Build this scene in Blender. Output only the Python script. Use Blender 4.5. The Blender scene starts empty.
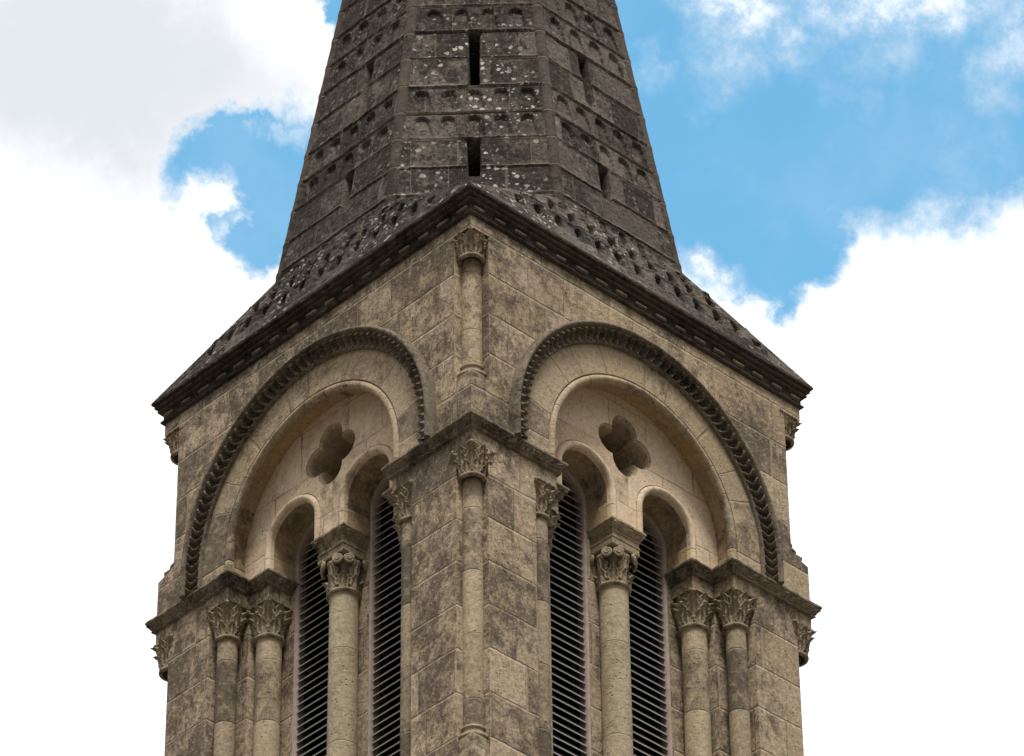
import bpy, math, random
import numpy as np
from mathutils import Matrix, Vector
from mathutils.geometry import tessellate_polygon
PI = math.pi
scn = bpy.context.scene
COL = scn.collection
Z0 = 25.9            # height of the upper string course above the ground

# ------------------------------------------------------------------ camera
cF = Vector((0.5457615, 0.5705176, 0.6137215))
cR = Vector((0.7272407, -0.6863274, -0.0086980))
cam = bpy.data.cameras.new('camera'); cam_o = bpy.data.objects.new('camera', cam); COL.objects.link(cam_o)
CAMPOS = Vector((-23.6975, -25.1673, -24.2715 + Z0))

def set_cam(F, R):
    F = F.normalized(); R = (R - F * R.dot(F)).normalized(); U = R.cross(F)
    cam_o.matrix_world = Matrix(((R.x, U.x, -F.x, CAMPOS.x), (R.y, U.y, -F.y, CAMPOS.y), (R.z, U.z, -F.z, CAMPOS.z), (0, 0, 0, 1)))
    return F, R, U
cF, cR, cU = set_cam(cF, cR)
cam.lens = 171.553; cam.sensor_width = 36; cam.sensor_fit = 'HORIZONTAL'
cam.clip_start = 0.5; cam.clip_end = 5000
scn.camera = cam_o
FPX = 4879.73

def sky_dir(px, py):
    """the fixed compass direction in which a piece of sky stands"""
    return (cF + cR * ((px - 512) / FPX) - cU * ((py - 378) / FPX)).normalized()

# ------------------------------------------------------------------ exposure
scn.view_settings.view_transform = 'Standard'; scn.view_settings.look = 'None'
scn.view_settings.gamma = 1; scn.view_settings.exposure = 0.5
scn.view_settings.use_curve_mapping = False

# ------------------------------------------------------------------ node helper
class NT:
    def __init__(s, nt): s.nt = nt
    def n(s, t, **kw):
        nd = s.nt.nodes.new(t)
        for k, v in kw.items(): setattr(nd, k, v)
        return nd
    def set(s, sock, v):
        if isinstance(v, bpy.types.NodeSocket): s.nt.links.new(v, sock)
        elif v is not None:
            if sock.type == 'RGBA' and len(v) == 3: v = (*v, 1)
            sock.default_value = v
    def m(s, op, a, b=None, c=None, clamp=False):
        nd = s.n('ShaderNodeMath', operation=op, use_clamp=clamp)
        s.set(nd.inputs[0], a)
        if b is not None: s.set(nd.inputs[1], b)
        if c is not None: s.set(nd.inputs[2], c)
        return nd.outputs[0]
    def v(s, op, a, b=None, scale=None):
        nd = s.n('ShaderNodeVectorMath', operation=op)
        s.set(nd.inputs[0], a)
        if b is not None: s.set(nd.inputs[1], b)
        if scale is not None: s.set(nd.inputs[3], scale)
        return nd.outputs[1] if op in ('DOT_PRODUCT', 'LENGTH', 'DISTANCE') else nd.outputs[0]
    def mix(s, f, a, b, blend='MIX'):
        nd = s.n('ShaderNodeMix', data_type='RGBA', blend_type=blend)
        s.set(nd.inputs[0], f); s.set(nd.inputs[6], a); s.set(nd.inputs[7], b)
        return nd.outputs[2]
    def noise(s, vec, scale, detail=4, rough=.55, dist=0.0, col=False):
        nd = s.n('ShaderNodeTexNoise'); s.set(nd.inputs['Vector'], vec)
        nd.inputs['Scale'].default_value = scale; nd.inputs['Detail'].default_value = detail
        nd.inputs['Roughness'].default_value = rough; nd.inputs['Distortion'].default_value = dist
        return nd.outputs[1] if col else nd.outputs[0]
    def ss(s, x, lo, hi, a=0.0, b=1.0):
        nd = s.n('ShaderNodeMapRange', interpolation_type='SMOOTHSTEP')
        s.set(nd.inputs[0], x)
        for i, q in enumerate((lo, hi, a, b)): s.set(nd.inputs[i + 1], q)
        return nd.outputs[0]
    def sep(s, x):
        nd = s.n('ShaderNodeSeparateXYZ'); s.set(nd.inputs[0], x); return nd.outputs
    def comb(s, x, y, z):
        nd = s.n('ShaderNodeCombineXYZ')
        for i, q in enumerate((x, y, z)): s.set(nd.inputs[i], q)
        return nd.outputs[0]

# ------------------------------------------------------------------ sky
SUN_AZ = math.radians(232)     # math angle (from +X towards +Y) of the direction TO the sun
SUN_EL = math.radians(64)
world = bpy.data.worlds.new('World'); scn.world = world; world.use_nodes = True
w = NT(world.node_tree); world.node_tree.nodes.clear()
sky = w.n('ShaderNodeTexSky', sky_type='NISHITA', sun_disc=False)
sky.sun_elevation = SUN_EL; sky.sun_rotation = PI / 2 - SUN_AZ
sky.air_density = 1.3; sky.dust_density = 0.3; sky.ozone_density = 2.5
SKY_STR = 0.15
P = w.n('ShaderNodeTexCoord').outputs['Generated']
blue = w.mix(1.0, sky.outputs[0], (.79, 1.29, 1.17), 'MULTIPLY')
# breaks in the cloud: direction, half sizes and tilt of each blue gap
HOLES = [((254, 150), 74, 40, -24, .0), ((298, 172), 78, 50, 70, .0), ((266, 208), 45, 76, 5, .0), ((346, 8), 26, 40, 0, 0),
         ((870, 118), 200, 116, -14, .0), ((735, 180), 110, 110, 20, .0), ((790, 262), 62, 52, 0, 0), ((652, 110), 70, 130, -12, 0),
         ((1000, 105), 130, 78, 0, 0), ((790, 25), 150, 90, 0, 0), ((950, 40), 110, 70, 0, 0), ((640, 30), 60, 60, 0, 0)]
WISPS = [((745, 8), 84, 56, 25, .70), ((722, 60), 50, 56, 30, .42), ((905, -10), 150, 46, 0, .62), ((880, 30), 60, 50, 30, .30), ((1016, 50), 44, 90, 20, .42), ((960, 150), 70, 60, -30, .12), ((648, 75), 14, 30, -30, .22),
         ((232, 240), 16, 30, 30, .55), ((214, 206), 20, 30, 10, .6), ((285, 118), 50, 16, -25, .45), ((720, 290), 52, 34, 30, .75), ((300, 60), 60, 34, 60, .4), ((855, 95), 80, 20, 40, .10)]
nz = w.v('SUBTRACT', w.noise(P, 46, 7, .62, 0.2, col=True), (.5, .5, .5))
nz2 = w.v('SUBTRACT', w.noise(P, 190, 5, .6, 0.2, col=True), (.5, .5, .5))
Pd = w.v('ADD', w.v('ADD', P, w.v('SCALE', nz, scale=.028)), w.v('SCALE', nz2, scale=.009))

def ell(c, rx, ry, tilt, vec):
    d = sky_dir(*c)
    a = math.radians(tilt)
    e1 = (cR * math.cos(a) - cU * math.sin(a)) * (FPX / rx)
    e2 = (cR * math.sin(a) + cU * math.cos(a)) * (FPX / ry)
    q = w.v('SUBTRACT', vec, tuple(d))
    x = w.v('DOT_PRODUCT', q, tuple(e1)); y = w.v('DOT_PRODUCT', q, tuple(e2))
    return w.m('SQRT', w.m('ADD', w.m('MULTIPLY', x, x), w.m('MULTIPLY', y, y)))
gap = None
for c, rx, ry, t, _ in HOLES:
    g = w.m('SUBTRACT', 1.0, ell(c, rx, ry, t, Pd))
    gap = g if gap is None else w.m('SMOOTH_MAX', gap, g, 0.12)
cloud = w.ss(w.m('ADD', gap, w.m('MULTIPLY', w.m('SUBTRACT', w.noise(P, 70, 8, .62), .5), .40)), 0.28, -0.32)
edge_n = w.noise(P, 120, 8, .68)
cloud = w.m('MAXIMUM', cloud, w.ss(w.m('ADD', gap, w.m('MULTIPLY', edge_n, 0.7)), .62, .10, 0, .30))
for c, rx, ry, t, amt in WISPS:
    g = w.m('SUBTRACT', 1.0, ell(c, rx, ry, t, Pd))
    g = w.m('MULTIPLY', w.ss(g, -.25, .8), w.ss(edge_n, .32, .68, .25, 1.0))
    cloud = w.m('MAXIMUM', cloud, w.m('MULTIPLY', g, amt * 1.3, clamp=True))
veil = w.ss(w.noise(P, 26, 6, .6), .42, .75, 0, .12)
cloud = w.m('MAXIMUM', cloud, veil)
# elsewhere in the sky: unseen, nearly closed cloud cover, set for the light
far_gap = w.ss(w.noise(P, 2.6, 7, .6), .36, .46, 0.82, 1.0)
near = w.ss(w.v('DISTANCE', P, tuple(cF)), .15, .30)
cloud = w.m('ADD', w.m('MULTIPLY', cloud, w.m('SUBTRACT', 1.0, near)), w.m('MULTIPLY', far_gap, near))
# body of the cloud: brilliant low down, greyer higher and to the left
shade = w.ss(w.m('ADD', ell((90, 60), 260, 150, 10, Pd), w.m('MULTIPLY', w.noise(P, 30, 6, .6), .35)), .55, 1.45, 0.0, 1.0)
shade = w.m('MULTIPLY', shade, w.ss(ell((10, 720), 130, 110, 0, Pd), .2, 1.3, .72, 1.0))
shade = w.m('MULTIPLY', shade, w.ss(w.noise(P, 38, 7, .62), .30, .62, .72, 1.0))
ccol = w.mix(shade, (0.56, 0.585, 0.62), (.95, .95, .97))
ccol = w.mix(w.ss(cloud, .2, .95), (0.66, 0.70, 0.74), ccol)
zen = w.m('MULTIPLY_ADD', w.m('POWER', w.m('MAXIMUM', w.sep(P)[2], 0.0), 2.2), 1.75, .04)          # unseen cover graded, dim at the horizon, to keep the soffits dark
ccol = w.mix(near, ccol, w.v('MULTIPLY', w.comb(zen, zen, zen), (1.04, .97, .98)))
bg1 = w.n('ShaderNodeBackground'); w.set(bg1.inputs[0], blue); bg1.inputs[1].default_value = SKY_STR
bg2 = w.n('ShaderNodeBackground'); w.set(bg2.inputs[0], ccol); bg2.inputs[1].default_value = 1.0
mx = w.n('ShaderNodeMixShader'); w.set(mx.inputs[0], cloud)
w.nt.links.new(bg1.outputs[0], mx.inputs[1]); w.nt.links.new(bg2.outputs[0], mx.inputs[2])
wo = w.n('ShaderNodeOutputWorld'); w.nt.links.new(mx.outputs[0], wo.inputs[0])

# ------------------------------------------------------------------ sun (veiled by thin cloud: soft)
sl = bpy.data.lights.new('sun', 'SUN'); sl.energy = 2.5; sl.angle = math.radians(14); sl.color = (1, .94, .86)
so = bpy.data.objects.new('sun', sl); COL.objects.link(so)
sd = Vector((math.cos(SUN_AZ) * math.cos(SUN_EL), math.sin(SUN_AZ) * math.cos(SUN_EL), math.sin(SUN_EL)))
so.rotation_euler = sd.to_track_quat('Z', 'Y').to_euler()

# ------------------------------------------------------------------ materials
def stone(name, A, B, dark, bw=.62, bh=.42, z_off=0.0, patina=.5, pk=.5, lichen=0.0, mortar=(.33, .29, .22), mort=.7, yellow=(.36, .28, .15), yk=.35, speck=1.0, bump=.8, mw=.006, streak=.35, plain=False, low=0.0, ws=.07, lm=.22):
    m = bpy.data.materials.new(name); m.use_nodes = True; m.node_tree.nodes.clear(); t = NT(m.node_tree)
    pos = t.n('ShaderNodeTexCoord').outputs['Object']
    uvn = t.n('ShaderNodeUVMap'); uvn.uv_map = 'UVMap'
    wob = t.v('SCALE', t.v('SUBTRACT', t.noise(pos, 4, 4, .6, col=True), (.5, .5, .5)), scale=.03)
    uv = t.sep(t.v('ADD', uvn.outputs[0], wob))
    v = t.m('DIVIDE', t.m('ADD', uv[1], z_off), bh); row = t.m('FLOOR', v)
    wn0 = t.n('ShaderNodeTexWhiteNoise', noise_dimensions='1D'); t.set(wn0.inputs[1], t.m('ADD', row, 3.3))
    u = t.m('ADD', t.m('DIVIDE', uv[0], bw), wn0.outputs[0])
    # stones of uneven length: warp along the course
    u = t.m('ADD', u, t.m('MULTIPLY', t.m('SINE', t.m('ADD', t.m('MULTIPLY', u, 2.3), t.m('MULTIPLY', row, 1.9))), .22))
    colm = t.m('FLOOR', u)
    wn = t.n('ShaderNodeTexWhiteNoise', noise_dimensions='3D'); t.set(wn.inputs[0], t.comb(colm, row, 1.7))
    rnd = t.sep(wn.outputs[1])
    fu = t.m('FRACT', u); fv = t.m('FRACT', v)
    eu = t.m('MULTIPLY', t.m('MINIMUM', fu, t.m('SUBTRACT', 1.0, fu)), bw)
    ev = t.m('MULTIPLY', t.m('MINIMUM', fv, t.m('SUBTRACT', 1.0, fv)), bh)
    e = t.m('MINIMUM', eu, ev)
    n_big = t.noise(pos, 1.5, 8, .62)
    posb = pos if plain else t.v('ADD', pos, t.v('SCALE', wn.outputs[1], scale=3.0))
    n_mid = t.noise(posb, 7, 8, .68)
    n_fine = t.noise(pos, 62, 5, .85)
    n_sm = t.noise(pos, 22, 6, .7)
    if plain: rnd = t.sep(t.noise(pos, .8, 2, .5, col=True))
    base = t.mix(t.m('MULTIPLY_ADD', rnd[0], .6, t.m('MULTIPLY', n_mid, .4)), A, B)
    base = t.mix(t.m('MULTIPLY', t.ss(t.m('ADD', t.m('MULTIPLY', rnd[1], .5), t.m('MULTIPLY', t.noise(pos, 3.3, 6, .6), .9)), .62, .9), yk), base, yellow)
    st = t.noise(t.v('MULTIPLY', pos, (5, 5, .55)), 1.0, 6, .65)
    pat = t.m('ADD', t.m('ADD', n_big, t.m('MULTIPLY', t.m('SUBTRACT', t.m('POWER', rnd[2], 2.5), .28), pk)), t.m('ADD', t.m('MULTIPLY', t.m('SUBTRACT', n_mid, .5), 1.5), t.m('MULTIPLY', t.m('SUBTRACT', st, .5), streak)))
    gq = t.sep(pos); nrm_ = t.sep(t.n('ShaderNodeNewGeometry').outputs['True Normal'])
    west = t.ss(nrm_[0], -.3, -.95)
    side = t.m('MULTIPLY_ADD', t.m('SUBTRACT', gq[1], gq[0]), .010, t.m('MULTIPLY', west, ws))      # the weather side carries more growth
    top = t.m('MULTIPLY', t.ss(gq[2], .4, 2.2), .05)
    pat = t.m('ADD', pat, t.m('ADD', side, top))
    if low: pat = t.m('ADD', pat, t.m('MULTIPLY', t.m('MULTIPLY', t.ss(gq[2], .95, .35), t.ss(t.m('ABSOLUTE', t.m('MAXIMUM', gq[0], gq[1])), .42, .05)), low))
    pat = t.ss(pat, .98 - patina * .9, 1.42 - patina * .9)
    base = t.mix(t.m('MULTIPLY', pat, .82), base, dark)
    # grain, soot specks, pitting
    g = t.m('ADD', t.m('MULTIPLY', t.m('SUBTRACT', n_fine, .5), 1.5 * speck), t.m('MULTIPLY', t.m('SUBTRACT', n_sm, .5), 1.1 * speck))
    base = t.mix(1.0, base, t.v('ADD', t.comb(g, g, g), (1, 1, 1)), 'MULTIPLY')
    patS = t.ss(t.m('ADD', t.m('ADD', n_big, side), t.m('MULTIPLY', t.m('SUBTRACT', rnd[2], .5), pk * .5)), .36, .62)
    sp1 = t.m('MULTIPLY', t.ss(t.noise(pos, 30, 6, .82), .53, .59), t.m('MULTIPLY_ADD', patS, .85, .15))
    base = t.mix(t.m('MULTIPLY', sp1, min(1, .62 * speck)), base, tuple(c * .8 for c in dark))
    bl = t.m('MULTIPLY', t.ss(t.noise(t.v('MULTIPLY', posb, (1, 1, .7)), 9, 8, .78), .50, .58), t.m('MULTIPLY_ADD', patS, .75, .08))
    base = t.mix(t.m('MULTIPLY', bl, min(1, .55 * speck)), base, dark)
    sp2 = t.ss(t.noise(t.v('ADD', pos, (3.1, 8.2, 5.5)), 26, 6, .8), .56, .62)
    base = t.mix(t.m('MULTIPLY', sp2, .42 * min(1, speck)), base, tuple(c * 1.3 for c in B))
    vor = t.n('ShaderNodeTexVoronoi', feature='F1'); t.set(vor.inputs['Vector'], pos); vor.inputs['Scale'].default_value = 26
    pit = t.m('MULTIPLY', t.ss(vor.outputs[0], .30, .14), t.ss(n_mid, .48, .66))
    base = t.mix(t.m('MULTIPLY', pit, .75), base, tuple(c * .35 for c in dark))
    h = t.m('ADD', t.m('MULTIPLY', n_sm, .010), t.m('MULTIPLY', n_fine, .006))
    h = t.m('ADD', h, t.m('MULTIPLY', n_mid, .016))
    h = t.m('SUBTRACT', h, t.m('MULTIPLY', pit, .010))
    if not plain:
        jm = t.ss(t.m('ADD', e, t.m('MULTIPLY', t.m('SUBTRACT', n_sm, .5), .012)), mw * 2.0, mw * .6)
        worn = t.ss(t.noise(pos, 3.1, 5, .6), .36, .58, .25, 1.0)
        base = t.mix(t.m('MULTIPLY', t.m('MULTIPLY', jm, worn), mort), base, mortar)
        h = t.m('SUBTRACT', h, t.m('MULTIPLY', jm, .015))
        h = t.m('ADD', h, t.m('MULTIPLY', rnd[1], .010))
    if lichen > 0:
        v2 = t.n('ShaderNodeTexVoronoi', feature='F1'); t.set(v2.inputs['Vector'], t.v('ADD', pos, t.v('SCALE', t.noise(pos, 26, 4, .6, col=True), scale=.05))); v2.inputs['Scale'].default_value = 19
        c2 = t.sep(v2.outputs[1])
        rad = t.m('MULTIPLY', t.m('MAXIMUM', t.m('SUBTRACT', c2[0], .74 - .22 * lichen), 0.0), 1.15)
        lic = t.ss(t.m('SUBTRACT', v2.outputs[0], rad), .02, -.03)
        v3 = t.n('ShaderNodeTexVoronoi', feature='F1'); t.set(v3.inputs['Vector'], pos); v3.inputs['Scale'].default_value = 30
        c3 = t.sep(v3.outputs[1])
        lic3 = t.ss(t.m('SUBTRACT', v3.outputs[0], t.m('MULTIPLY', t.m('MAXIMUM', t.m('SUBTRACT', c3[0], .62), 0.0), .9)), .02, -.05)
        lic = t.m('MULTIPLY', t.m('MAXIMUM', lic, t.m('MULTIPLY', lic3, .7)), t.m('MULTIPLY', t.ss(t.noise(pos, 1.6, 4, .6), .40, .60), t.ss(t.m('ABSOLUTE', t.m('SUBTRACT', gq[0], gq[1])), 1.2, .75, lm, 1.0)))
        base = t.mix(t.m('MULTIPLY', lic, min(1, lichen)), base, (.50, .48, .43))
        h = t.m('ADD', h, t.m('MULTIPLY', lic, .006))
    bp = t.n('ShaderNodeBump'); bp.inputs['Strength'].default_value = bump; bp.inputs['Distance'].default_value = 1.0
    t.set(bp.inputs['Height'], h)
    bs = t.n('ShaderNodeBsdfPrincipled'); t.set(bs.inputs['Base Color'], base); bs.inputs['Roughness'].default_value = .95
    bs.inputs['Specular IOR Level'].default_value = .15
    t.nt.links.new(bp.outputs[0], bs.inputs['Normal'])
    o = t.n('ShaderNodeOutputMaterial'); t.nt.links.new(bs.outputs[0], o.inputs[0])
    return m
DK = (.085, .070, .052)
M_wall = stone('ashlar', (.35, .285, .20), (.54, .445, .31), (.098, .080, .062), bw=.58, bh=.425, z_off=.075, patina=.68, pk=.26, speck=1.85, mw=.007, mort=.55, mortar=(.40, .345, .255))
M_vous = stone('voussoir_stone', (.34, .28, .19), (.52, .43, .295), (.12, .10, .075), bw=.40, bh=20, z_off=10, patina=.56, pk=.5, speck=1.2)
M_clean = stone(low=.16, name='sheltered_stone', A=(.68, .55, .39), B=(.80, .67, .49), dark=(.25, .205, .15), bw=.62, bh=.52, z_off=.3, patina=.36, pk=.2, speck=.6, bump=.3, yk=.3, yellow=(.50, .36, .19), mortar=(.22, .13, .08), mw=.004, mort=.8)
M_rev = stone('reveal_stone', (.42, .34, .235), (.56, .455, .32), (.14, .11, .078), plain=True, patina=.50, speck=.9)
M_soff = stone('soffit_stone', (.33, .25, .155), (.48, .375, .24), (.11, .085, .058), bw=.42, bh=20, z_off=10, patina=.46, pk=.4, speck=.8, bump=.35, yk=.6, yellow=(.46, .32, .14))
M_col2 = stone('dark_column_stone', (.27, .225, .16), (.40, .335, .235), (.10, .083, .063), bw=50, bh=.62, z_off=.2, patina=.60, pk=.5, speck=1.4, yk=.2, mw=.005)
M_col = stone('column_stone', (.38, .315, .215), (.50, .42, .285), (.14, .115, .085), bw=50, bh=.62, z_off=.2, patina=.40, pk=.55, speck=1.2, yk=.25, mw=.004)
M_colc = stone('pale_column_stone', (.42, .365, .25), (.47, .41, .28), (.28, .235, .17), bw=50, bh=.93, z_off=.23, patina=.42, pk=.3, speck=1.0, yk=.15, mw=.004)
M_carve = stone('carved_stone', (.29, .24, .17), (.42, .355, .25), (.06, .048, .037), plain=True, patina=.60, speck=1.0, streak=.1)
M_string = stone(yellow=(.24, .2, .13), name='string_stone', A=(.19, .16, .115), B=(.30, .255, .185), dark=(.040, .033, .026), plain=True, patina=.68, lichen=.5, speck=1.3)
M_dark = stone(yellow=(.13, .105, .075), name='sooty_stone', A=(.125, .104, .078), B=(.27, .228, .17), dark=(.032, .026, .02), plain=True, patina=.52, lichen=.15, speck=1.2)
M_corn = stone(yellow=(.13, .105, .075), name='black_crusted_stone', A=(.050, .041, .033), B=(.11, .09, .07), dark=(.016, .013, .011), plain=True, patina=.66, lichen=.12, speck=1.3)
M_bil = stone('billet_stone', (.09, .075, .06), (.15, .125, .10), (.035, .029, .023), plain=True, patina=.5)
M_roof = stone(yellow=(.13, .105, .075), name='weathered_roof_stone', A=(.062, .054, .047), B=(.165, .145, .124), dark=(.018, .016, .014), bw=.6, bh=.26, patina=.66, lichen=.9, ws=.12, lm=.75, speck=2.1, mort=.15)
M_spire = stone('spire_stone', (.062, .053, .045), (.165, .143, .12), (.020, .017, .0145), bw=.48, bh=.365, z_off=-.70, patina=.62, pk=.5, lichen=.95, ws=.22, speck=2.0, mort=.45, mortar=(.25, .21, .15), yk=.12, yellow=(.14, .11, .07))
M_rib = stone(yellow=(.13, .105, .075), name='spire_rib_stone', A=(.055, .046, .038), B=(.10, .083, .068), dark=(.024, .020, .017), bw=50, bh=.365, z_off=-.70, patina=.5, lichen=.35, speck=1.1, mort=.5, mortar=(.24, .2, .14))

def simple(name, c, rough=.8, amp=.25, sc=30, c2=None):
    m = bpy.data.materials.new(name); m.use_nodes = True; t = NT(m.node_tree); b = t.nt.nodes['Principled BSDF']
    pos = t.n('ShaderNodeTexCoord').outputs['Object']
    n = t.noise(pos, sc, 6, .65)
    t.set(b.inputs['Base Color'], t.mix(t.ss(n, .3, .7), tuple(x * (1 - amp) for x in c), c2 or tuple(min(1, x * (1 + amp)) for x in c)))
    b.inputs['Roughness'].default_value = rough
    return m
M_slat = simple('grey_painted_slat', (.30, .29, .28), .6, .15)
M_frame = simple('pink_grey_frame', (.42, .35, .305), .7, .18, 12)
M_void = simple('interior_shade_black', (.012, .010, .009), .95)  # near-black colour stands in for the shade inside the belfry
M_gravel = simple('gravel_square', (.09, .08, .065), .95, .3, .6)

# ------------------------------------------------------------------ mesh collector
class MB:
    def __init__(s): s.v = []; s.f = []; s.uv = []; s.sm = []
    def face(s, pts, uvs, smooth=False):
        i = len(s.v); s.v.extend(pts); s.f.append(list(range(i, i + len(pts)))); s.uv.extend(uvs); s.sm.append(smooth)
    def grid(s, P, UV, smooth=True, flip=False, mask=None):
        """P[i][j] points, UV likewise; shares vertices"""
        P = np.asarray(P, float); UV = np.asarray(UV, float); n, m = P.shape[:2]; i0 = len(s.v)
        s.v.extend(map(tuple, P.reshape(-1, 3).tolist()))
        uvl = UV.reshape(-1, 2).tolist()
        for i in range(n - 1):
            for j in range(m - 1):
                if mask is not None and not mask[i, j]: continue
                q = (i * m + j, (i + 1) * m + j, (i + 1) * m + j + 1, i * m + j + 1)
                if flip: q = q[::-1]
                s.f.append([i0 + k for k in q]); s.uv.extend(uvl[k] for k in q); s.sm.append(smooth)
    def build(s, name, mat, parent=None, loc=(0, 0, Z0)):
        me = bpy.data.meshes.new(name); me.from_pydata([tuple(p) for p in s.v], [], s.f)
        ul = me.uv_layers.new(name='UVMap'); ul.data.foreach_set('uv', np.asarray(s.uv, 'f').reshape(-1))
        me.polygons.foreach_set('use_smooth', s.sm)
        me.materials.append(mat); me.update()
        o = bpy.data.objects.new(name, me); COL.objects.link(o)
        if parent is not None:
            o.parent = parent
            if parent.type != 'EMPTY': loc = (0, 0, 0)
        o.location = loc
        return o

H = 2.0
def TR(u, d, z): return (u - H, d - H, z)      # face looking to -Y (right in the picture)
def TL(u, d, z): return (d - H, u - H, z)      # face looking to -X (left in the picture)
FACES = ((TR, False), (TL, True))

# value noise for relief
rng = np.random.RandomState(5)
LAT = rng.rand(64, 64, 64)
def vnoise(x, y, z):
    out = 0; a = 1.0; tot = 0
    for o in range(4):
        xi = np.floor(x).astype(int); yi = np.floor(y).astype(int); zi = np.floor(z).astype(int)
        fx = x - xi; fy = y - yi; fz = z - zi
        fx = fx * fx * (3 - 2 * fx); fy = fy * fy * (3 - 2 * fy); fz = fz * fz * (3 - 2 * fz)
        r = 0
        for dx in (0, 1):
            for dy in (0, 1):
                for dz in (0, 1):
                    r = r + LAT[(xi + dx) % 64, (yi + dy) % 64, (zi + dz) % 64] * (fx if dx else 1 - fx) * (fy if dy else 1 - fy) * (fz if dz else 1 - fz)
        out = out + a * (r - .5); tot += a; a *= .55; x = x * 2.03; y = y * 2.03; z = z * 2.03
    return out / tot

# ------------------------------------------------------------------ ground
g = MB(); S = 1500
g.face([(-S, -S, 0), (S, -S, 0), (S, S, 0), (-S, S, 0)], [(0, 0)] * 4)
go = g.build('ground', M_gravel, None, (0, 0, 0)); go['kind'] = 'structure'

# ------------------------------------------------------------------ the tower
tower = bpy.data.objects.new('church_tower', None); COL.objects.link(tower)
tower['label'] = 'weathered limestone church tower with twin louvred belfry arches under a dark octagonal spire'
tower['category'] = 'church tower'

ZC = .25            # centre height of the great arches
def arc_path(cx, zc, z0, n):
    """list of (cos, sin, extra centre z) from the right foot over the top to the left foot"""
    pts = [(1, 0, z0 - zc, -(zc - z0) )]
    for k in range(n + 1):
        a = PI * k / n; pts.append((math.cos(a), math.sin(a), 0, a))
    pts.append((-1, 0, z0 - zc, PI + (zc - z0)))
    return pts

def arc_sweep(mb, T, flip, cx, zc, z0, prof, n=96, rref=None, smooth=True, uvmode='sweep'):
    """sweep a profile [(R, d), ...] over an arch whose feet stand at z0"""
    path = arc_path(cx, zc, z0, n); rref = rref or prof[0][0]
    L = [0]
    for a, b in zip(prof, prof[1:]): L.append(L[-1] + math.hypot(a[0] - b[0], a[1] - b[1]))
    P = []; UV = []
    for c, s_, dz, a in path:
        if dz: sl_ = (a if a < 0 else PI * rref + (a - PI))
        else: sl_ = a * rref
        P.append([T(cx + c * r, d, zc + s_ * r + dz) for r, d in prof])
        UV.append([(sl_, l) for l in L])
    mb.grid(P, UV, smooth, flip)

def circ_prof(c, d, r, a0, a1, n=8):
    return [(c + r * math.cos(math.radians(a0 + (a1 - a0) * k / n)), d + r * math.sin(math.radians(a0 + (a1 - a0) * k / n))) for k in range(n + 1)]

def poly_fill(mb, T, flip, outer, d, holes=()):
    loops = [[Vector((u, z, 0)) for u, z in outer]] + [[Vector((u, z, 0)) for u, z in h] for h in holes]
    flat = [q for l in loops for q in l]
    for tri in tessellate_polygon(loops):
        pts = [flat[i] for i in tri]
        a = (pts[1] - pts[0]).cross(pts[2] - pts[0]).z
        if a < 0: pts = pts[::-1]
        if flip: pts = pts[::-1]
        mb.face([T(q.x, d, q.y) for q in pts], [(q.x + (7.3 if flip else 0), q.y) for q in pts])

def plan_walls(mb, T, flip, plan, z0, z1):
    """vertical walls on the plan polyline [(u, d), ...]"""
    for (ua, da), (ub, db) in zip(plan, plan[1:]):
        if abs(ua - ub) > abs(da - db): fa, fb = ua, ub
        else: fa, fb = ua - da + 3.1, ub - db + 3.1
        off = 7.3 if flip else 0
        pts = [T(ua, da, z0), T(ub, db, z0), T(ub, db, z1), T(ua, da, z1)]
        uv = [(fa + off, z0), (fb + off, z0), (fb + off, z1), (fa + off, z1)]
        if flip: pts.reverse(); uv.reverse()
        mb.face(pts, uv)

def flat(mb, T, flip, u0, u1, d0, d1, z, up=False):
    pts = [T(u0, d0, z), T(u0, d1, z), T(u1, d1, z), T(u1, d0, z)]
    mb.face(pts, [(u0, d0), (u0, d1), (u1, d1), (u1, d0)])

def sweep_plan(mb, path, prof, closed=False, step=None, relief=None):
    """sweep profile [(out, z)] along a plan polyline of world xy points (outside on the right hand)"""
    n = len(path); pts = []
    for i in range(n):
        p = Vector(path[i]).to_2d() if False else Vector((path[i][0], path[i][1]))
        pa = path[(i - 1) % n]; pb = path[(i + 1) % n]
        d1 = (p - Vector(pa)).normalized() if (closed or i > 0) else None
        d2 = (Vector(pb) - p).normalized() if (closed or i < n - 1) else None
        if d1 is None: d1 = d2
        if d2 is None: d2 = d1
        n1 = Vector((d1.y, -d1.x)); n2 = Vector((d2.y, -d2.x))
        mit = (n1 + n2); mit = mit / max(1e-6, mit.dot(n1))
        pts.append((p, mit))
    if closed: pts.append(pts[0])
    L = [0]
    for a, b in zip(prof, prof[1:]): L.append(L[-1] + math.hypot(a[0] - b[0], a[1] - b[1]))
    s0 = 0
    for (pa, ma), (pb, mb_) in zip(pts, pts[1:]):
        ln = (pb - pa).length; k = max(1, int(ln / step)) if step else 1
        P = []; UV = []
        for i in range(k + 1):
            t_ = i / k; base = pa.lerp(pb, t_); mm = ma.lerp(mb_, t_)
            rowp = []
            for j, (o, z) in enumerate(prof):
                oo = o + (relief(s0 + ln * t_, j, z) if relief else 0)
                rowp.append((base.x + mm.x * oo, base.y + mm.y * oo, z))
            P.append(rowp); UV.append([(s0 + ln * t_, l) for l in L])
        mb.grid(P, UV, False, True)
        s0 += ln

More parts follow.
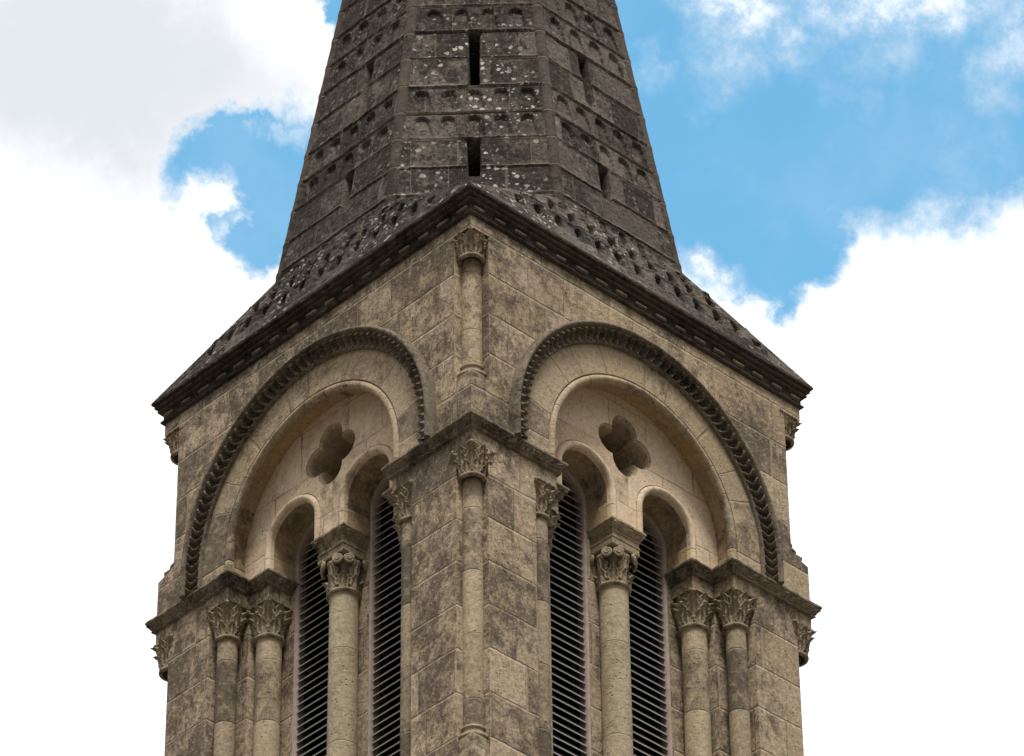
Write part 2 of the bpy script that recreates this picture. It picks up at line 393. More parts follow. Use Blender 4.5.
# ---- walls of the belfry
ZB = -3.35          # belfry sill
N1, N2 = .185, .205   # corner notches below / above the string course
AP = .72            # arris of the pier at the first nook
wall = MB(); wallv = MB(); soff = MB()
for T, fl in FACES:
    # above the string course: wall pierced by the great arch
    arc = [(2 + 1.56 * math.cos(PI * k / 72), ZC + 1.56 * math.sin(PI * k / 72)) for k in range(73)]
    outer = [(4 - N2, .02), (4 - N2, 2.2), (N2, 2.2), (N2, .02), (2 - 1.56, .02)] + arc[::-1] + [(2 + 1.56, .02)]
    poly_fill(wall, T, fl, outer, 0)
    for a, b in ((0, N2), (4, 4 - N2)):
        lo, hi = (a, b) if a < b else (b, a)
        poly_fill(wall, T, fl, [(lo, 2.03), (hi, 2.03), (hi, 2.2), (lo, 2.2)], 0)
        poly_fill(wall, T, fl, [(a, .02), (b, .02), (b, .49), (a, .43)], 0)
        plan_walls(wall, T, fl, [(b, 0), (b, N2 if a == 0 else N2)], .3, 2.15)
    # impost level and piers below it, near and far side
    for mir in (False, True):
        mm = (lambda q: 4 - q) if mir else (lambda q: q)
        f2 = fl != mir
        up = [(0, 0), (.96, 0), (.96, .24), (1.21, .24), (1.21, .5), (1.25, .5), (1.25, .70)]
        lo = [(N1, N1), (N1, 0), (AP, 0), (AP, .24), (.96, .24), (.96, .5), (1.25, .5), (1.25, .70)]
        plan_walls(wall, lambda u, d, z, T=T, mm=mm: T(mm(u), d, z), f2, up, -.24, .06)
        plan_walls(wall, lambda u, d, z, T=T, mm=mm: T(mm(u), d, z), f2, lo, ZB, -.24)
        Tm = lambda u, d, z, T=T, mm=mm: T(mm(u), d, z)
        flat(wall, Tm, f2, AP, .96, 0, .24, -.24); flat(wall, Tm, f2, .96, 1.21, .24, .5, -.24)
    # mullion behind the central column
    plan_walls(wall, T, fl, [(1.80, .72), (1.80, .5), (2.20, .5), (2.20, .72)], ZB, .3)
    # ring of voussoirs
    arc_sweep(wallv, T, fl, 2, ZC, .03, [(1.395, 0), (1.118, 0)], 96, 1.26)
    # sill and the ledge above it
    flat(wall, T, fl, .7, 3.3, 0, .9, ZB)
# corner stops and soffits
for sx in (-1, 1):
    for sy in (-1, 1):
        if sx == 1 and sy == 1: continue
        c = lambda a, b, z: (sx * (H - a), sy * (H - b), z)
        wall.face([c(0, 0, .43), c(N2, 0, .49), c(N2, N2, .50)], [(0, 0), (.2, 0), (.2, .2)])
        wall.face([c(0, 0, .43), c(0, N2, .49), c(N2, N2, .50)], [(0, 0), (.2, 0), (.2, .2)])
        wall.face([c(0, 0, -.24), c(N1, 0, -.24), c(N1, N1, -.24), c(0, N1, -.24)], [(0, 0), (.2, 0), (.2, .2), (0, .2)])
        wall.face([c(0, 0, 2.03), c(N2, 0, 2.03), c(N2, N2, 2.03), c(0, N2, 2.03)], [(0, 0), (.2, 0), (.2, .2), (0, .2)])
# rear walls (plain ashlar) with the same corner notches
for (z0, z1, n) in ((ZB, -.24, N1), (-.24, .3, 0), (.3, 2.03, N2), (2.03, 2.2, 0)):
    for rear in (lambda u, d, z: (H - d, u - H, z), lambda u, d, z: (u - H, H - d, z)):
        plan_walls(wall, rear, False, [(n, n), (n, 0), (4 - n, 0), (4 - n, n)], z0, z1)
    # returns that close the side notches towards the rear
    for sgn in (1, -1):
        if n:
            a = [(H, -H + n), (H - n, -H + n)] if sgn == 1 else [(-H + n, H), (-H + n, H - n)]
            wall.face([(a[0][0], a[0][1], z0), (a[1][0], a[1][1], z0), (a[1][0], a[1][1], z1), (a[0][0], a[0][1], z1)], [(0, z0), (n, z0), (n, z1), (0, z1)])
# lower stage of the tower down to the ground, slightly wider, with an offset
for (z0, z1, o0, o1) in ((-Z0, -12.2, .30, .30), (-12.2, -12.0, .30, .12), (-12.0, ZB - .12, .12, .12), (ZB - .12, ZB, .12, .0)):
    for k in range(4):
        a = k * PI / 2; ca, sa = math.cos(a), math.sin(a)
        r = lambda x, y: (x * ca - y * sa, x * sa + y * ca)
        q = [(-H - o0, -H - o0, z0), (H + o0, -H - o0, z0), (H + o1, -H - o1, z1), (-H - o1, -H - o1, z1)]
        wall.face([(*r(x, y), z) for x, y, z in q], [(x + 9 * k, z) for x, y, z in q])
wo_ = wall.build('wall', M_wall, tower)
wallv.build('arch_ring', M_vous, tower)

# near-black box added behind the louvres: the chamber's shade is in its colour
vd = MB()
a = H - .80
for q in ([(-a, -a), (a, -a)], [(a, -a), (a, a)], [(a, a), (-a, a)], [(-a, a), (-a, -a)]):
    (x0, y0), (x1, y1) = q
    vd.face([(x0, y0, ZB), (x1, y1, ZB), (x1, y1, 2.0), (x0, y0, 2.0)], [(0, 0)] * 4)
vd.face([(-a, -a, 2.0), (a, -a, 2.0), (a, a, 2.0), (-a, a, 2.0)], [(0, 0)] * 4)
vd.build('chamber_dark_box', M_void, tower)

# ---- archivolts: hood with carved band, roll, soffit, tympanum, sub arches
for fi, (T, fl) in enumerate(FACES):
    hood = MB()
    for sg in (1, -1):
        hood.face([T(2 + sg * R, d, .006) for R, d in ((1.58, .01), (1.582, -.05), (1.58, -.085), (1.556, -.112), (1.53, -.09), (1.42, -.03), (1.39, -.03), (1.39, .01))], [(0, 0)] * 8)
    arc_sweep(hood, T, fl, 2, ZC, .005, [(1.58, .01), (1.582, -.05), (1.58, -.085), (1.57, -.105), (1.556, -.112), (1.542, -.108), (1.532, -.094), (1.53, -.082), (1.524, -.078)], 120)
    arc_sweep(hood, T, fl, 2, ZC, .005, [(1.425, -.012), (1.424, -.03), (1.412, -.038), (1.40, -.034), (1.394, -.02), (1.392, .004)], 120)
    # carved band: a row of pointed leaves set over a hollow
    Rr = 1.475; s_end = ZC - .005; Ltot = PI * Rr + 2 * s_end; pitch = .086
    ns = int(Ltot / .0075); nv = 18
    S = np.linspace(-s_end, PI * Rr + s_end, ns)[:, None]; V = np.linspace(-1, 1, nv)[None, :]
    th = np.clip(S / Rr, 0, PI); dz = np.where(S < 0, S, np.where(S > PI * Rr, -(S - PI * Rr), 0))
    R0 = 1.475 - V * .052; D0 = -.046 + V * .034          # V=-1 outer lip, V=1 inner lip
    ph = (S + vnoise(S * 3, V * 0 + 4, V * 0) * .012) / pitch - .42 * np.abs(V + .15)
    w1 = np.abs(((ph) % 1) - .5) * 2
    ridge = np.clip(1.25 - w1 * 1.9, 0, 1) ** .8
    w2 = np.abs((((S / pitch + .5 * np.abs(V - .2)) + .35) % 1) - .5) * 2
    ridge = np.maximum(ridge, .62 * np.clip(1.1 - w2 * 2.2, 0, 1))
    vein = .12 * np.cos(V * 14 + ph * 3)
    hgt = (-.066 * (1 - V ** 2) + (.080 + vein * .03) * ridge * (1 - .35 * V ** 4)) + vnoise(S * 30, V * 3 + 7, V * 0 + fi) * .02
    hgt = hgt * np.clip((1 - np.abs(V)) * 8, 0, 1)
    nx, nd = .64, -.76   # outward normal of the band (towards the centre and forward)
    RR = R0 - hgt * .64 * 1.0; DD = D0 + hgt * nd
    u = 2 + np.cos(th) * RR; z = ZC + np.sin(th) * RR + dz
    P = np.stack([u, DD + 0 * u, z], -1)
    Pw = np.apply_along_axis(lambda q: T(*q), 2, P)
    UV = np.stack([S + 0 * V, V * .06 + 0 * S], -1)
    hood.grid(Pw, UV, True, fl)
    hood.build('hood_mould', M_dark, tower)
    roll = MB()
    pr = [(1.118, 0.0), (1.116, .018), (1.108, .022)] + circ_prof(1.072, .022, .036, 0, -180, 10) + [(1.037, .05), (1.05, .062), (1.075, .066), (1.09, .085)]
    arc_sweep(roll, T, fl, 2, ZC, .03, pr, 96)
    roll.build('arch_roll', M_vous, tower)
    sf = MB(); arc_sweep(sf, T, fl, 2, ZC, .03, [(1.09, .085), (1.095, .225)], 96)
    sf.build('arch_soffit', M_soff, tower)
    # tympanum with its quatrefoil
    QC, QZ = 2.0, .845
    def quat(c, r, n=18):
        x = (c + math.sqrt(2 * r * r - c * c)) / 2; a = math.atan2(x, x - c); out = []
        for k in range(4):
            b = k * PI / 2
            for i in range(n):
                q = -a + 2 * a * i / n
                X = c + r * math.cos(q); Y = r * math.sin(q)
                out.append((QC + X * math.cos(b) - Y * math.sin(b), QZ + X * math.sin(b) + Y * math.cos(b)))
        return out
    R1 = 1.097; RS = .362; ZS = .27; Zf = -.03
    out = [(2 - R1, Zf)] + [(2 - R1 * math.cos(PI * k / 80), ZC + R1 * math.sin(PI * k / 80)) for k in range(81)] + [(2 + R1, Zf)]
    for cx in (2.475, 1.525):
        out += [(cx + RS, Zf)] + [(cx + RS * math.cos(PI * k / 40), ZS + RS * math.sin(PI * k / 40)) for k in range(41)] + [(cx - RS, Zf)]
    tm = MB(); q0 = quat(.166, .150); q1 = quat(.166, .126)
    poly_fill(tm, T, fl, out, .22, [q0])
    tym = tm.build('tympanum', M_clean, tower)
    qr = MB(); q05 = quat(.166, .143); rings = [(q0, .22), (q05, .232), (quat(.166, .133), .238), (q1, .262), (q1, .56)]
    P = [[T(x, d, z) for x, z in ring + ring[:1]] for ring, d in rings]
    UV = [[(i * .02, d) for i in range(len(rings[0][0]) + 1)] for _, d in rings]
    qr.grid(P, UV, False, fl)
    qr.build('quatrefoil_reveal', M_rev, tym)
    for cx in (1.525, 2.475):
        sr = MB()
        pr = [(.362, .22), (.360, .236), (.352, .238)] + circ_prof(.320, .232, .034, 0, -180, 9) + [(.287, .245), (.285, .26)]
        arc_sweep(sr, T, fl, cx, ZS, Zf, pr, 48)
        sa_ = sr.build('sub_arch', M_clean, tower)
        ss_ = MB(); arc_sweep(ss_, T, fl, cx, ZS, Zf, [(.285, .26), (.285, .72)], 48)
        ss_.build('sub_arch_soffit', M_soff, sa_)

# ---- string course at impost level
def face_pts(T, pts): return [T(u, d, 0)[:2] for u, d in pts]
ent = [(1.21, .56), (1.21, .24), (.96, .24), (.96, 0)]
front = face_pts(TL, ent) + [(-H, -H)] + face_pts(TR, ent[::-1])
entm = [(4 - u, d) for u, d in ent]
rear = face_pts(TR, entm) + [(H, -H), (H, H), (-H, H)] + face_pts(TL, entm[::-1])
sprof = [(-.02, .066), (.0, .062), (.045, .022), (.064, .012), (.071, .002), (.071, -.016), (.062, -.022), (.060, -.028), (.064, -.033), (.060, -.042), (.050, -.055), (.040, -.068), (.032, -.080), (.026, -.086), (.030, -.092), (.031, -.099), (.026, -.106), (.0, -.108), (-.02, -.108)]
def s_rel(s, j, z):
    if 8 <= j <= 12:
        return -.022 * (random.random() ** 1.5) * (.6 + .4 * math.sin(s * 55 + j)) + .003
    return .004 * math.sin(s * 13 + j) * math.sin(s * 37)
for pth in (front, rear):
    sm_ = MB(); sweep_plan(sm_, pth, sprof, False, .014, s_rel); sm_.build('string_course', M_string, tower)

# ---- cornice
cor = MB()
sq = lambda h: [(-h, -h), (h, -h), (h, h), (-h, h)]
cprof = [(-.02, 2.160), (.012, 2.162), (.026, 2.170), (.032, 2.182), (.026, 2.194), (.014, 2.198), (.012, 2.206), (.010, 2.215), (.012, 2.262), (.020, 2.276), (.038, 2.280), (.050, 2.288), (.054, 2.300), (.048, 2.311), (.040, 2.314), (.042, 2.322), (.060, 2.326), (.072, 2.334), (.076, 2.346), (.070, 2.356), (.062, 2.360), (.066, 2.366), (.088, 2.370), (.094, 2.380), (.094, 2.398), (.086, 2.410), (-.05, 2.42)]
sweep_plan(cor, sq(H)[::1], cprof, True, .03, lambda s, j, z: .0035 * math.sin(s * 9 + j * .7) * math.sin(s * 31 + 2) + (random.random() - .5) * .003)
co = cor.build('cornice', M_corn, tower)
random.seed(4)
for T, fl in FACES:
    for k in range(17):
        u_ = .075 + k * .2405; ln = .125 * random.uniform(.85, 1.1); rr0 = .027 * random.uniform(.82, 1.05); zc_ = 2.236 + random.uniform(-.004, .004)
        if u_ > 3.96: continue
        bm_ = MB(); n = 10; P = []; UV = []
        for e, q in ((-1, 0), (-1, .8), (-.93, 1), (.93, 1), (1, .8), (1, 0)):
            P.append([T(u_ + e * ln / 2, -.018 + q * rr0 * math.cos(2 * PI * j / n), zc_ + q * rr0 * math.sin(2 * PI * j / n)) for j in range(n + 1)])
            UV.append([(e, j * .01) for j in range(n + 1)])
        bm_.grid(P, UV, True, fl); bm_.build('billet', M_bil, co)

# ------------------------------------------------------------------ columns
def lathe(mb, prof, cx, cy, n=40, uz=0.0):
    P = []; UV = []; R = max(r for r, _ in prof); L = 0; pr = None
    for r, z in prof:
        P.append([(cx + r * math.cos(2 * PI * k / n), cy + r * math.sin(2 * PI * k / n), z) for k in range(n + 1)])
        UV.append([(R * 2 * PI * k / n, z) for k in range(n + 1)])
    mb.grid(P, UV, True, True)

def capital_mesh(rn, rt, h, kind, seed, ck=1.0):
    """carved capital, neck at z=0; rn neck radius, rt half width at the top"""
    rd = random.Random(seed); mb = MB()
    tor = [(rn - .01, -.03)] + [(rn + .004 + .02 * math.cos(math.radians(a)), -.012 + .02 * math.sin(math.radians(a))) for a in range(-80, 81, 20)] + [(rn, .012)]
    lathe(mb, tor, 0, 0, 36)
    def bell(t, a):
        c = abs(math.cos(2 * a)) ; corner = 1 + .30 * (1 - c) * t ** 1.5      # squarer towards the top, corners on the diagonals
        return (rn - .006 + (rt * .84 - rn) * (t ** 2.0)) * corner
    def bell_in(t, a): return bell(t, a) - .030 * math.sin(PI * min(1, t * 1.15)) ** .7 * (rn / .1)
    n = 48; P = []; UV = []
    for i in range(15):
        t = i / 14
        P.append([(bell_in(t, 2 * PI * k / n) * math.cos(2 * PI * k / n), bell_in(t, 2 * PI * k / n) * math.sin(2 * PI * k / n), t * h) for k in range(n + 1)])
        UV.append([(k * .02, t * h) for k in range(n + 1)])
    mb.grid(P, UV, True, True)
    def leaf(a0, zb, hl, wl, curl, drop):
        na, nb = 13, 16; P = []; Q = []; UV = []
        for j in range(nb + 1):
            b = j / nb
            env = .74 + .26 * math.sin(PI * min(1, b * 1.1))
            if b > .72: env *= max(.42, math.sqrt(max(0, 1 - ((b - .72) / .28) ** 2)))
            env *= 1 + .17 * math.cos(b * PI * 6 + .6)
            row = []; rq = []
            cb = max(0, (b - .5) / .5)
            for i in range(na + 1):
                a = -1 + 2 * i / na
                z_ = zb + hl * b - drop * cb ** 2.2 - .012 * abs(a) * (b > .2)
                r_ = bell(min(1, max(0, (zb + hl * b) / h)), a0 + a * .15) + .010 + .010 * b + curl * ck * cb ** 1.6 + .010 * math.cos(a * PI * 3 + b * 0) * (1 - .3 * b) + .012 * (1 - abs(a)) - .010 * cb * a * a
                an = a0 + a * wl * env / max(r_, .05)
                row.append((r_ * math.cos(an), r_ * math.sin(an), z_))
                rb = r_ - .012
                rq.append((rb * math.cos(an), rb * math.sin(an), z_ - .004 - .010 * cb))
            P.append(row); Q.append(rq); UV.append([(i * .01, b * .1) for i in range(na + 1)])
        mb.grid(P, UV, True, True); mb.grid(Q, UV, True, False)
        for A_, B_ in (([r[0] for r in P], [r[0] for r in Q]), ([r[-1] for r in P], [r[-1] for r in Q]), (P[-1], Q[-1])):
            mb.grid([A_, B_], [[(0, 0)] * len(A_)] * 2, True)
    def knob(a0, z_, out, R):
        r_ = bell(min(1, max(0, z_ / h)), a0) + out; P = []
        for i in range(7):
            q = -PI / 2 + PI * i / 6
            P.append([((r_ + R * math.cos(q) * math.cos(k * PI / 5)) * math.cos(a0) - R * 1.3 * math.cos(q) * math.sin(k * PI / 5) * math.sin(a0), (r_ + R * math.cos(q) * math.cos(k * PI / 5)) * math.sin(a0) + R * 1.3 * math.cos(q) * math.sin(k * PI / 5) * math.cos(a0), z_ + R * math.sin(q)) for k in range(11)])
        mb.grid(P, [[(0, 0)] * 11] * 7, True)
    def volute(a0, r0, z0, R, inward):
        # spiral scroll standing in the vertical plane tangent to the bell
        P = []; n_ = 44; m_ = 8; ax = Vector((math.cos(a0), math.sin(a0), 0)); tg = Vector((-math.sin(a0), math.cos(a0), 0)) * inward
        for i in range(n_ + 1):
            t = i / n_; an = t * 2 * PI * 1.9 + PI * .5; rr = R * (1 - .80 * t); tube = R * .27 * (1 - .45 * t)
            c = tg * (rr * math.cos(an)) + Vector((0, 0, rr * math.sin(an)))
            rad = (tg * math.cos(an) + Vector((0, 0, math.sin(an))))
            cc = ax * (r0 + .004 + .018 * t) + c + Vector((0, 0, z0))
            P.append([tuple(cc + rad * tube * math.cos(q) + ax * tube * 1.2 * math.sin(q)) for q in [2 * PI * k / m_ for k in range(m_ + 1)]])
        mb.grid(P, [[(i * .01, k * .01) for k in range(m_ + 1)] for i in range(n_ + 1)], True)
        ctr = ax * r0 + Vector((0, 0, z0)); P = []
        for i in range(5):
            q = PI / 2 * i / 4
            P.append([tuple(ctr + ax * (.012 + .012 * math.sin(q)) + (tg * math.cos(k * PI / 6) + Vector((0, 0, math.sin(k * PI / 6)))) * R * .95 * math.cos(q)) for k in range(13)])
        mb.grid(P, [[(0, 0)] * 13] * 5, True)
    if kind == 'leafy':
        q = rn / .1; v = lambda a_: a_ * rd.uniform(.88, 1.12)
        for k in range(8): leaf(k * PI / 4 + PI / 8, .0, v(h * .44), .062 * q, v(.034), v(.022))
        for k in range(8): leaf(k * PI / 4, h * .16, v(h * .58), .060 * q, v(.050), v(.034))
        for k in range(4): leaf(k * PI / 2 + PI / 4, h * .42, v(h * .56), .062 * q, v(.046), v(.034))
        for k in range(4): leaf(k * PI / 2, h * .52, v(h * .46), .050 * q, v(.036), v(.028))
        for k in range(8):
            knob(k * PI / 4, h * .68, .046 * ck, .013 * q); knob(k * PI / 4 + PI / 8, h * .40, .034 * ck, .011 * q)
            if k % 2: knob(k * PI / 4, h * .90, .05 * ck, .017 * q)
    else:
        for k in range(8): leaf(k * PI / 4, .0, h * .46, .052 * rn / .1, .030, .016)
        for k in range(4): leaf(k * PI / 2, .08, h * .62, .045 * rn / .1, .02, .02)
        for k in range(4):
            a = PI / 4 + k * PI / 2
            for s in (-1, 1):
                volute(a + s * .24, rt * 1.08, h * .78, h * .14, -s)
                volute(k * PI / 2 + s * .18, rt * .84, h * .80, h * .09, -s)
    # top slab with concave feel
    s = rt * .98
    P = [[(x * q, y * q, z_) for x, y in ((-s, -s), (s, -s), (s, s), (-s, s), (-s, -s))] for q, z_ in ((.1, h - .018), (.96, h - .018), (1.0, h - .006), (1.0, h + .01), (.1, h + .01))]
    if kind != 'leafy': mb.grid(P, [[(0, 0)] * 5] * 5, False)
    return mb

def base_mesh(r, ped=True):
    mb = MB()
    pr = [(r, .16)] + [(r + .006 + .014 * math.cos(math.radians(a)), .135 + .014 * math.sin(math.radians(a))) for a in range(80, -90, -28)] + [(r + .008, .11), (r + .006, .095), (r + .014, .078), (r + .03, .070)] + [(r + .028 + .024 * math.cos(math.radians(a)), .045 + .024 * math.sin(math.radians(a))) for a in range(70, -90, -26)] + [(r + .02, .018)]
    lathe(mb, pr, 0, 0, 36)
    s = r + .045
    P = [[(x * q, y * q, z_) for x, y in ((-s, -s), (s, -s), (s, s), (-s, s), (-s, -s))] for q, z_ in (((.3, .018), (.97, .018), (1, .008), (1.0, -.10), (1.15, -.18), (1.15, -.36), (.1, -.36)) if ped else ((.3, .018), (.97, .018), (1, .008), (.92, -.06), (.1, -.06)))]
    mb.grid(P, [[(0, 0)] * 5] * len(P), False)
    return mb

def column(x, y, r, z0, z1, rt, hcap, kind, mat, seed, label=None, name='column', ped=True, coff=(0, 0)):
    sh = MB(); n = int((z1 - z0) / .2)
    pr = [(r * (1.0 - .02 * i / n), z0 + .15 + (z1 - z0 - .15) * i / n) for i in range(n + 1)]
    lathe(sh, pr, 0, 0, 40)
    o = sh.build(name, mat, tower); o.location = (x, y, Z0)
    if label: o['label'] = label
    c = capital_mesh(r, rt, hcap, kind, seed, .45 if coff != (0, 0) else .78).build('capital', M_carve, o); c.location = (coff[0], coff[1], z1)
    b = base_mesh(r, ped).build('base', M_carve, o); b.location = (0, 0, z0)
    c.rotation_euler.z = 0
    return o
sd_ = 1
for T, fl in FACES:
    for u_, d_, r_, rt_ in ((.837, .112, .090, .128), (3.163, .112, .090, .128)):
        sd_ += 1; x, y, _ = T(u_, d_, 0); column(x, y, r_, -3.12, -.565, rt_, .335, 'leafy', M_col2, sd_)
    for u_, d_, r_, rt_ in ((1.075, .372, .113, .142), (2.925, .372, .113, .142)):
        sd_ += 1; x, y, _ = T(u_, d_, 0); column(x, y, r_, -3.12, -.565, rt_, .335, 'leafy', M_col, sd_)
    sd_ += 1; x, y, _ = T(2.0, .40, 0); column(x, y, .126, -3.12, -.565, .165, .345, 'volute', M_colc, sd_, 'pale central column between the paired louvred openings')
for sx, sy in ((-1, -1), (1, -1), (-1, 1)):
    sd_ += 1; column(sx * (H - .155), sy * (H - .155), .094, -3.09, -.520, .142, .305, 'leafy', M_col, sd_, name='corner_colonnette', coff=(sx * .045, sy * .045))
    sd_ += 1; column(sx * (H - .170), sy * (H - .170), .094, .52, 1.80, .138, .25, 'leafy', M_col, sd_, name='corner_colonnette', ped=False, coff=(sx * .045, sy * .045))

# abacus and springing block on the central columns
for T, fl in FACES:
    ab = MB(); x, y, _ = T(2.0, .40, 0); h0 = .135
    path = [(x - h0, y - h0), (x + h0, y - h0), (x + h0, y + h0), (x - h0, y + h0)]
    pr = [(-.13, .05)] + [(o, z) for o, z in sprof[1:]]
    pr = pr[:-2] + [(.022, -.108), (.022, -.142), (.030, -.146), (.030, -.160), (.024, -.166), (.024, -.205), (-.02, -.212)]
    sweep_plan(ab, path, pr, True, .014, lambda s, j, z: s_rel(s, j, z) * .8 if j < 16 else 0)
    ab.build('abacus', M_carve, tower)

# ------------------------------------------------------------------ louvred windows
LP = .077
for T, fl in FACES:
    for cx in (1.525, 2.475):
        fr = MB(); ZS = .27; rf_ = .284
        arc_sweep(fr, T, fl, cx, ZS, ZB, [(rf_, .505), (.246, .505), (.244, .515), (.244, .60)], 48, smooth=False)
        fo = fr.build('louvred_window', M_frame, tower)
        sl_ = MB(); k = 0; z = ZB + .02; rr = .252
        while True:
            z += LP; hw = rr if z <= ZS else math.sqrt(max(0, rr * rr - (z - ZS) ** 2))
            if z > ZS + rr - .02: break
            dz1 = random.uniform(-.003, .003); dz2 = random.uniform(-.003, .003)
            sec = [(.525, -.0040), (.525, .0040), (.640, .134), (.646, .128)]
            A = [T(cx - hw, d, z + q + dz1) for d, q in sec]; B = [T(cx + hw, d, z + q + dz2) for d, q in sec]
            for i in range(4):
                j = (i + 1) % 4
                pts = [A[i], A[j], B[j], B[i]]
                sl_.face(pts, [(0, 0)] * 4)
        sl_.build('louvre_slats', M_slat, fo)

# ------------------------------------------------------------------ roof skirt and octagonal spire
ZA, ZO, AO = 15.13, 3.176, 1.80
t8 = math.tan(PI / 8)
courses = [3.61 - .365 * 2, 3.61 - .365, 3.61, 3.99, 4.345, 4.70, 5.09, 5.465, 5.825, 6.19, 6.55, 6.91, 7.27, 7.63, 8.0, 8.36, 8.72]
def niche(x, y, w0, w1, ytop):
    """x lateral distance, y height in the niche (0 bottom .. ytop crown); 1 inside"""
    w = w0 + (w1 - w0) * np.clip((ytop - w0 - y) / (ytop - w0), 0, 1)
    yy = np.clip((y - (ytop - w0)) / w0, 0, 1); w = np.where(y > ytop - w0, w0 * np.sqrt(np.clip(1 - yy ** 2, 0, 1)), w)
    return ((np.abs(x) < w) & (y > 0) & (y < ytop)).astype(float)
def soft(a):
    b = a.copy(); b[1:-1, 1:-1] = (a[1:-1, 1:-1] * 4 + a[:-2, 1:-1] + a[2:, 1:-1] + a[1:-1, :-2] + a[1:-1, 2:]) / 8
    return b
sp = MB()
for fi in range(8):
    ang = math.radians(225 + 45 * fi); nrm = np.array([math.cos(ang), math.sin(ang)]); tng = np.array([-nrm[1], nrm[0]])
    fine = fi in (0, 1, 7)
    ztop = 7.4 if fi in (0, 1, 7, 2, 6) else 7.4
    nzs = int((ztop - ZO + .1) / (.0115 if fine else .04)); nss = 128 if fine else 34
    zz = np.linspace(ZO - .1, ztop, nzs)[:, None]; aa = np.linspace(-1, 1, nss)[None, :]
    apo = AO * (ZA - zz) / (ZA - ZO); s = aa * apo * t8
    hgt = vnoise(s * 3 + fi * 9, zz * 3, s * 0 + 1) * .02 + vnoise(s * 28 + fi * 9, zz * 28, s * 0 + 1) * .014
    hole = np.zeros_like(s + zz)
    for i, (c0, c1) in enumerate(zip(courses, courses[1:])):
        inrow = (zz >= c0) & (zz < c1); y = zz - c0
        hgt = hgt + np.where(inrow, .016 * np.clip(1.4 - y / .028, 0, 1) - .010 * (y > c1 - c0 - .014), 0)
        kind = (i - 2) % 4    # 0 plain(slit low) 1,2 niches 3,4 plain
        j = i - 2
        cyc = {0: 'p', 1: 'n', 2: 'n', 3: 'p', 4: 'p', 5: 'm', 6: 'm', 7: 'p', 8: 'p', 9: 'n', 10: 'n'}.get(j, 'p')
        if cyc in 'nm':
            off = 0 if cyc == 'n' else .122
            pit_ = .235 if cyc == 'n' else .247
            lim = apo * t8 - .16
            xs = (s - off) / pit_; xc = np.round(xs); xl = (xs - xc) * pit_; ok = (np.abs(xc * pit_ + off) < lim)
            ins = niche(xl + vnoise(zz * 9 + xc * 3, s * 9, s * 0) * .012, y - .035, .060, .098, .275) * ok * inrow
            prof_ = np.clip((y - .03) / .26, 0, 1)
            hgt = hgt - ins * (.008 + .025 * prof_ ** .7)
    for zc0, zc1 in ((3.50, 3.985), (4.72, 5.46), (6.56, 7.27)):
        sc = -.004 if fi == 0 else (-.085 if fi == 1 else .085)
        slot = (np.abs(s - sc) < .047) & (zz > zc0 + (.08 if fi else 0)) & (zz < zc1)
        hgt = np.where(slot, -.42 if fine else 0, hgt); hole = np.maximum(hole, slot * 1.0)
    if not fine: hgt = hgt * .6
    hgt = soft(hgt)
    # joint line cut between stones is left to the stone's texture
    k_ = AO / (ZA - ZO); nl = 1 / math.hypot(1, k_)
    px = (apo + hgt * nl) * nrm[0] + s * tng[0]; py = (apo + hgt * nl) * nrm[1] + s * tng[1]; pz = zz + hgt * nl * k_
    P = np.stack([px, py, pz + 0 * px], -1); UV = np.stack([s + fi * 2.77 + 0 * zz, zz + 0 * s], -1)
    mask = np.ones((nzs, nss), bool)
    if fine:
        er = (hole[:-1, :-1] * hole[1:, :-1] * hole[:-1, 1:] * hole[1:, 1:]) > 0
        er2 = er.copy(); er2[1:-1, 1:-1] = er[1:-1, 1:-1] & er[:-2, 1:-1] & er[2:, 1:-1] & er[1:-1, :-2] & er[1:-1, 2:]
        mask[:-1, :-1] = ~er2
        if fi: mask[:] = True
    sp.grid(P, UV, True, False, mask)
    # upper part to the apex
    a0 = AO * (ZA - ztop) / (ZA - ZO)
    A = (a0 * nrm - a0 * t8 * tng); B = (a0 * nrm + a0 * t8 * tng)
    sp.face([(A[0], A[1], ztop), (B[0], B[1], ztop), (0, 0, ZA)], [(-.5, ztop), (.5, ztop), (0, ZA)])
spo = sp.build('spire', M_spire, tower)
for fi in range(8):
    a = math.radians(225 + 22.5 + 45 * fi); rb = MB(); P = []; UV = []; R_ = AO / math.cos(PI / 8)
    n_ = 260
    for i in range(n_ + 1):
        z = ZO - .12 + (ZA - .3 - ZO) * i / n_; rr = R_ * (ZA - z) / (ZA - ZO)
        fz = min(abs(z - c) for c in courses)
        q = .058 + (.006 if fz < .02 else 0) + .0012 * math.sin(z * 23 + fi) * math.sin(z * 7.1)
        q *= min(1, (ZA - z) / 5)
        P.append([((rr - .045) * math.cos(a) + q * math.cos(b), (rr - .045) * math.sin(a) + q * math.sin(b), z) for b in [a + PI * 1.3 * (k / 12 - .5) for k in range(13)]])
        UV.append([(k * .01, z) for k in range(13)])
    rb.grid(P, UV, True, True)
    rb.build('edge_roll', M_rib, spo)

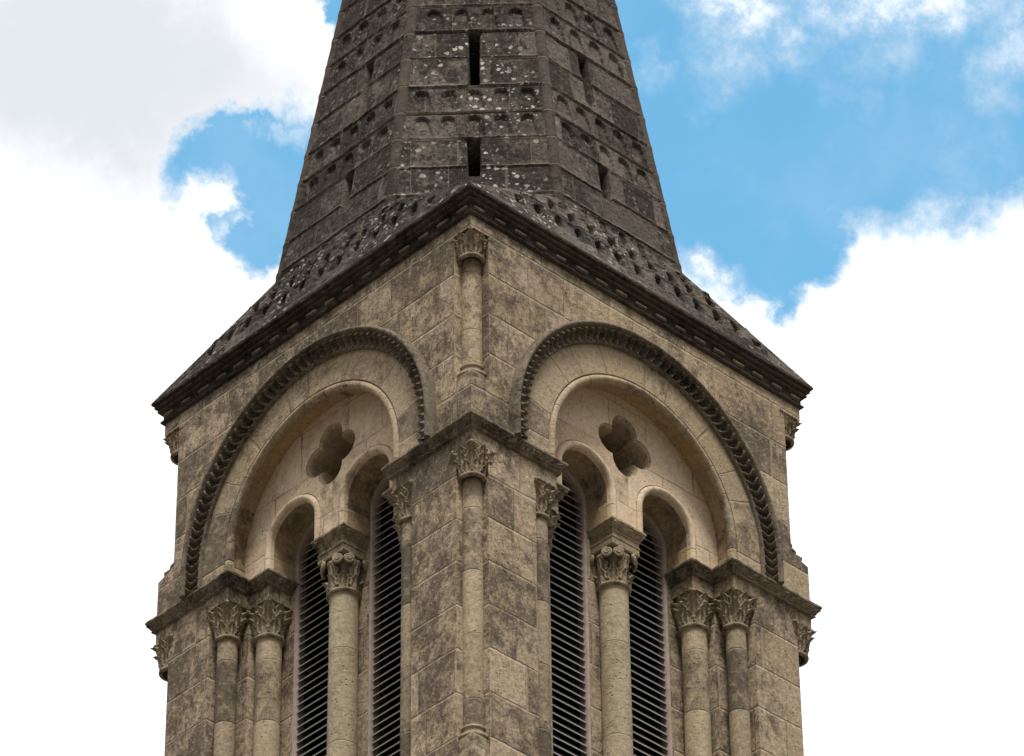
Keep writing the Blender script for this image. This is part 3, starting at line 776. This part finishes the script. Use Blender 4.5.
rf = MB(); HE = 2.093; ZE = 2.404
for fi in range(4):
    ang = math.radians(270 + 90 * fi); nrm = np.array([math.cos(ang), math.sin(ang)]); tng = np.array([-nrm[1], nrm[0]])
    nb_, na_ = 80, 330
    b = np.linspace(0, 1.04, nb_)[:, None]; aa = np.linspace(-1, 1, na_)[None, :]
    half = HE + (AO * t8 - HE) * b; s = aa * half; z = ZE + (ZO - ZE) * b + 0 * s; apo = HE + (AO - HE) * b
    hgt = vnoise(s * 4 + fi * 5, z * 4, s * 0 + 3) * .03 + vnoise(s * 24 + fi * 5, z * 24, s * 0 + 3) * .03
    for r0, zt in enumerate((2.76, 2.985, 3.185)):
        off = .035 if r0 < 2 else 0; pt = .2425
        xs = (s - off) / pt; xc = np.round(xs); xl = (xs - xc) * pt
        ok = (np.abs(xc * pt + off) < half - .15)
        y = z - (zt - .215)
        ins = niche(xl + vnoise(z * 9 + xc * 5, s * 9, s * 0) * .03, y, .040, .062, .20) * ok
        hgt = hgt - ins * (.008 + .058 * np.clip(y / .19, 0, 1) ** 1.3)
        hgt = hgt + .016 * np.exp(-((z - zt - .012) / .012) ** 2) * (z > 2.5)
        bulge = np.clip(1 - (xl / .11) ** 2, 0, 1) * np.clip(1 - (y / .05) ** 2, 0, 1) * .02
        hgt = hgt + bulge * .25
    hgt = hgt * np.clip((1 - np.abs(aa)) * 20, 0, 1) * np.clip(b * 12, 0, 1)
    hgt = soft(hgt)
    nl = math.hypot(ZO - ZE, HE - AO); c1, c2 = (ZO - ZE) / nl, (HE - AO) / nl
    px = (apo + hgt * c1) * nrm[0] + s * tng[0]; py = (apo + hgt * c1) * nrm[1] + s * tng[1]; pz = z + hgt * c2
    rf.grid(np.stack([px, py, pz], -1), np.stack([s + fi * 3.1, z + 0 * s], -1), True, False)
for fi in range(4):     # broaches over the corners
    ang = math.radians(225 + 90 * fi)
    Cn = Vector((math.copysign(HE, math.cos(ang)), math.copysign(HE, math.sin(ang)), ZE)); R_ = AO / math.cos(PI / 8)
    A = Vector((R_ * math.cos(ang - PI / 8), R_ * math.sin(ang - PI / 8), ZO)); B = Vector((R_ * math.cos(ang + PI / 8), R_ * math.sin(ang + PI / 8), ZO))
    n_ = 60; P = []; UV = []
    for i in range(n_ + 1):
        t = i / n_; row = []
        for j in range(25):
            q = Cn.lerp(A.lerp(B, j / 24), t)
            hh = (float(vnoise(np.array(q.x * 14 + 40), np.array(q.y * 14 + 40), np.array(q.z * 14))) * .05) * min(1, t * 8) * min(1, (min(j, 24 - j)) / 3)
            row.append((q.x, q.y, q.z + hh))
        P.append(row); UV.append([(t, j * .03) for j in range(25)])
    rf.grid(P, UV, True, False)
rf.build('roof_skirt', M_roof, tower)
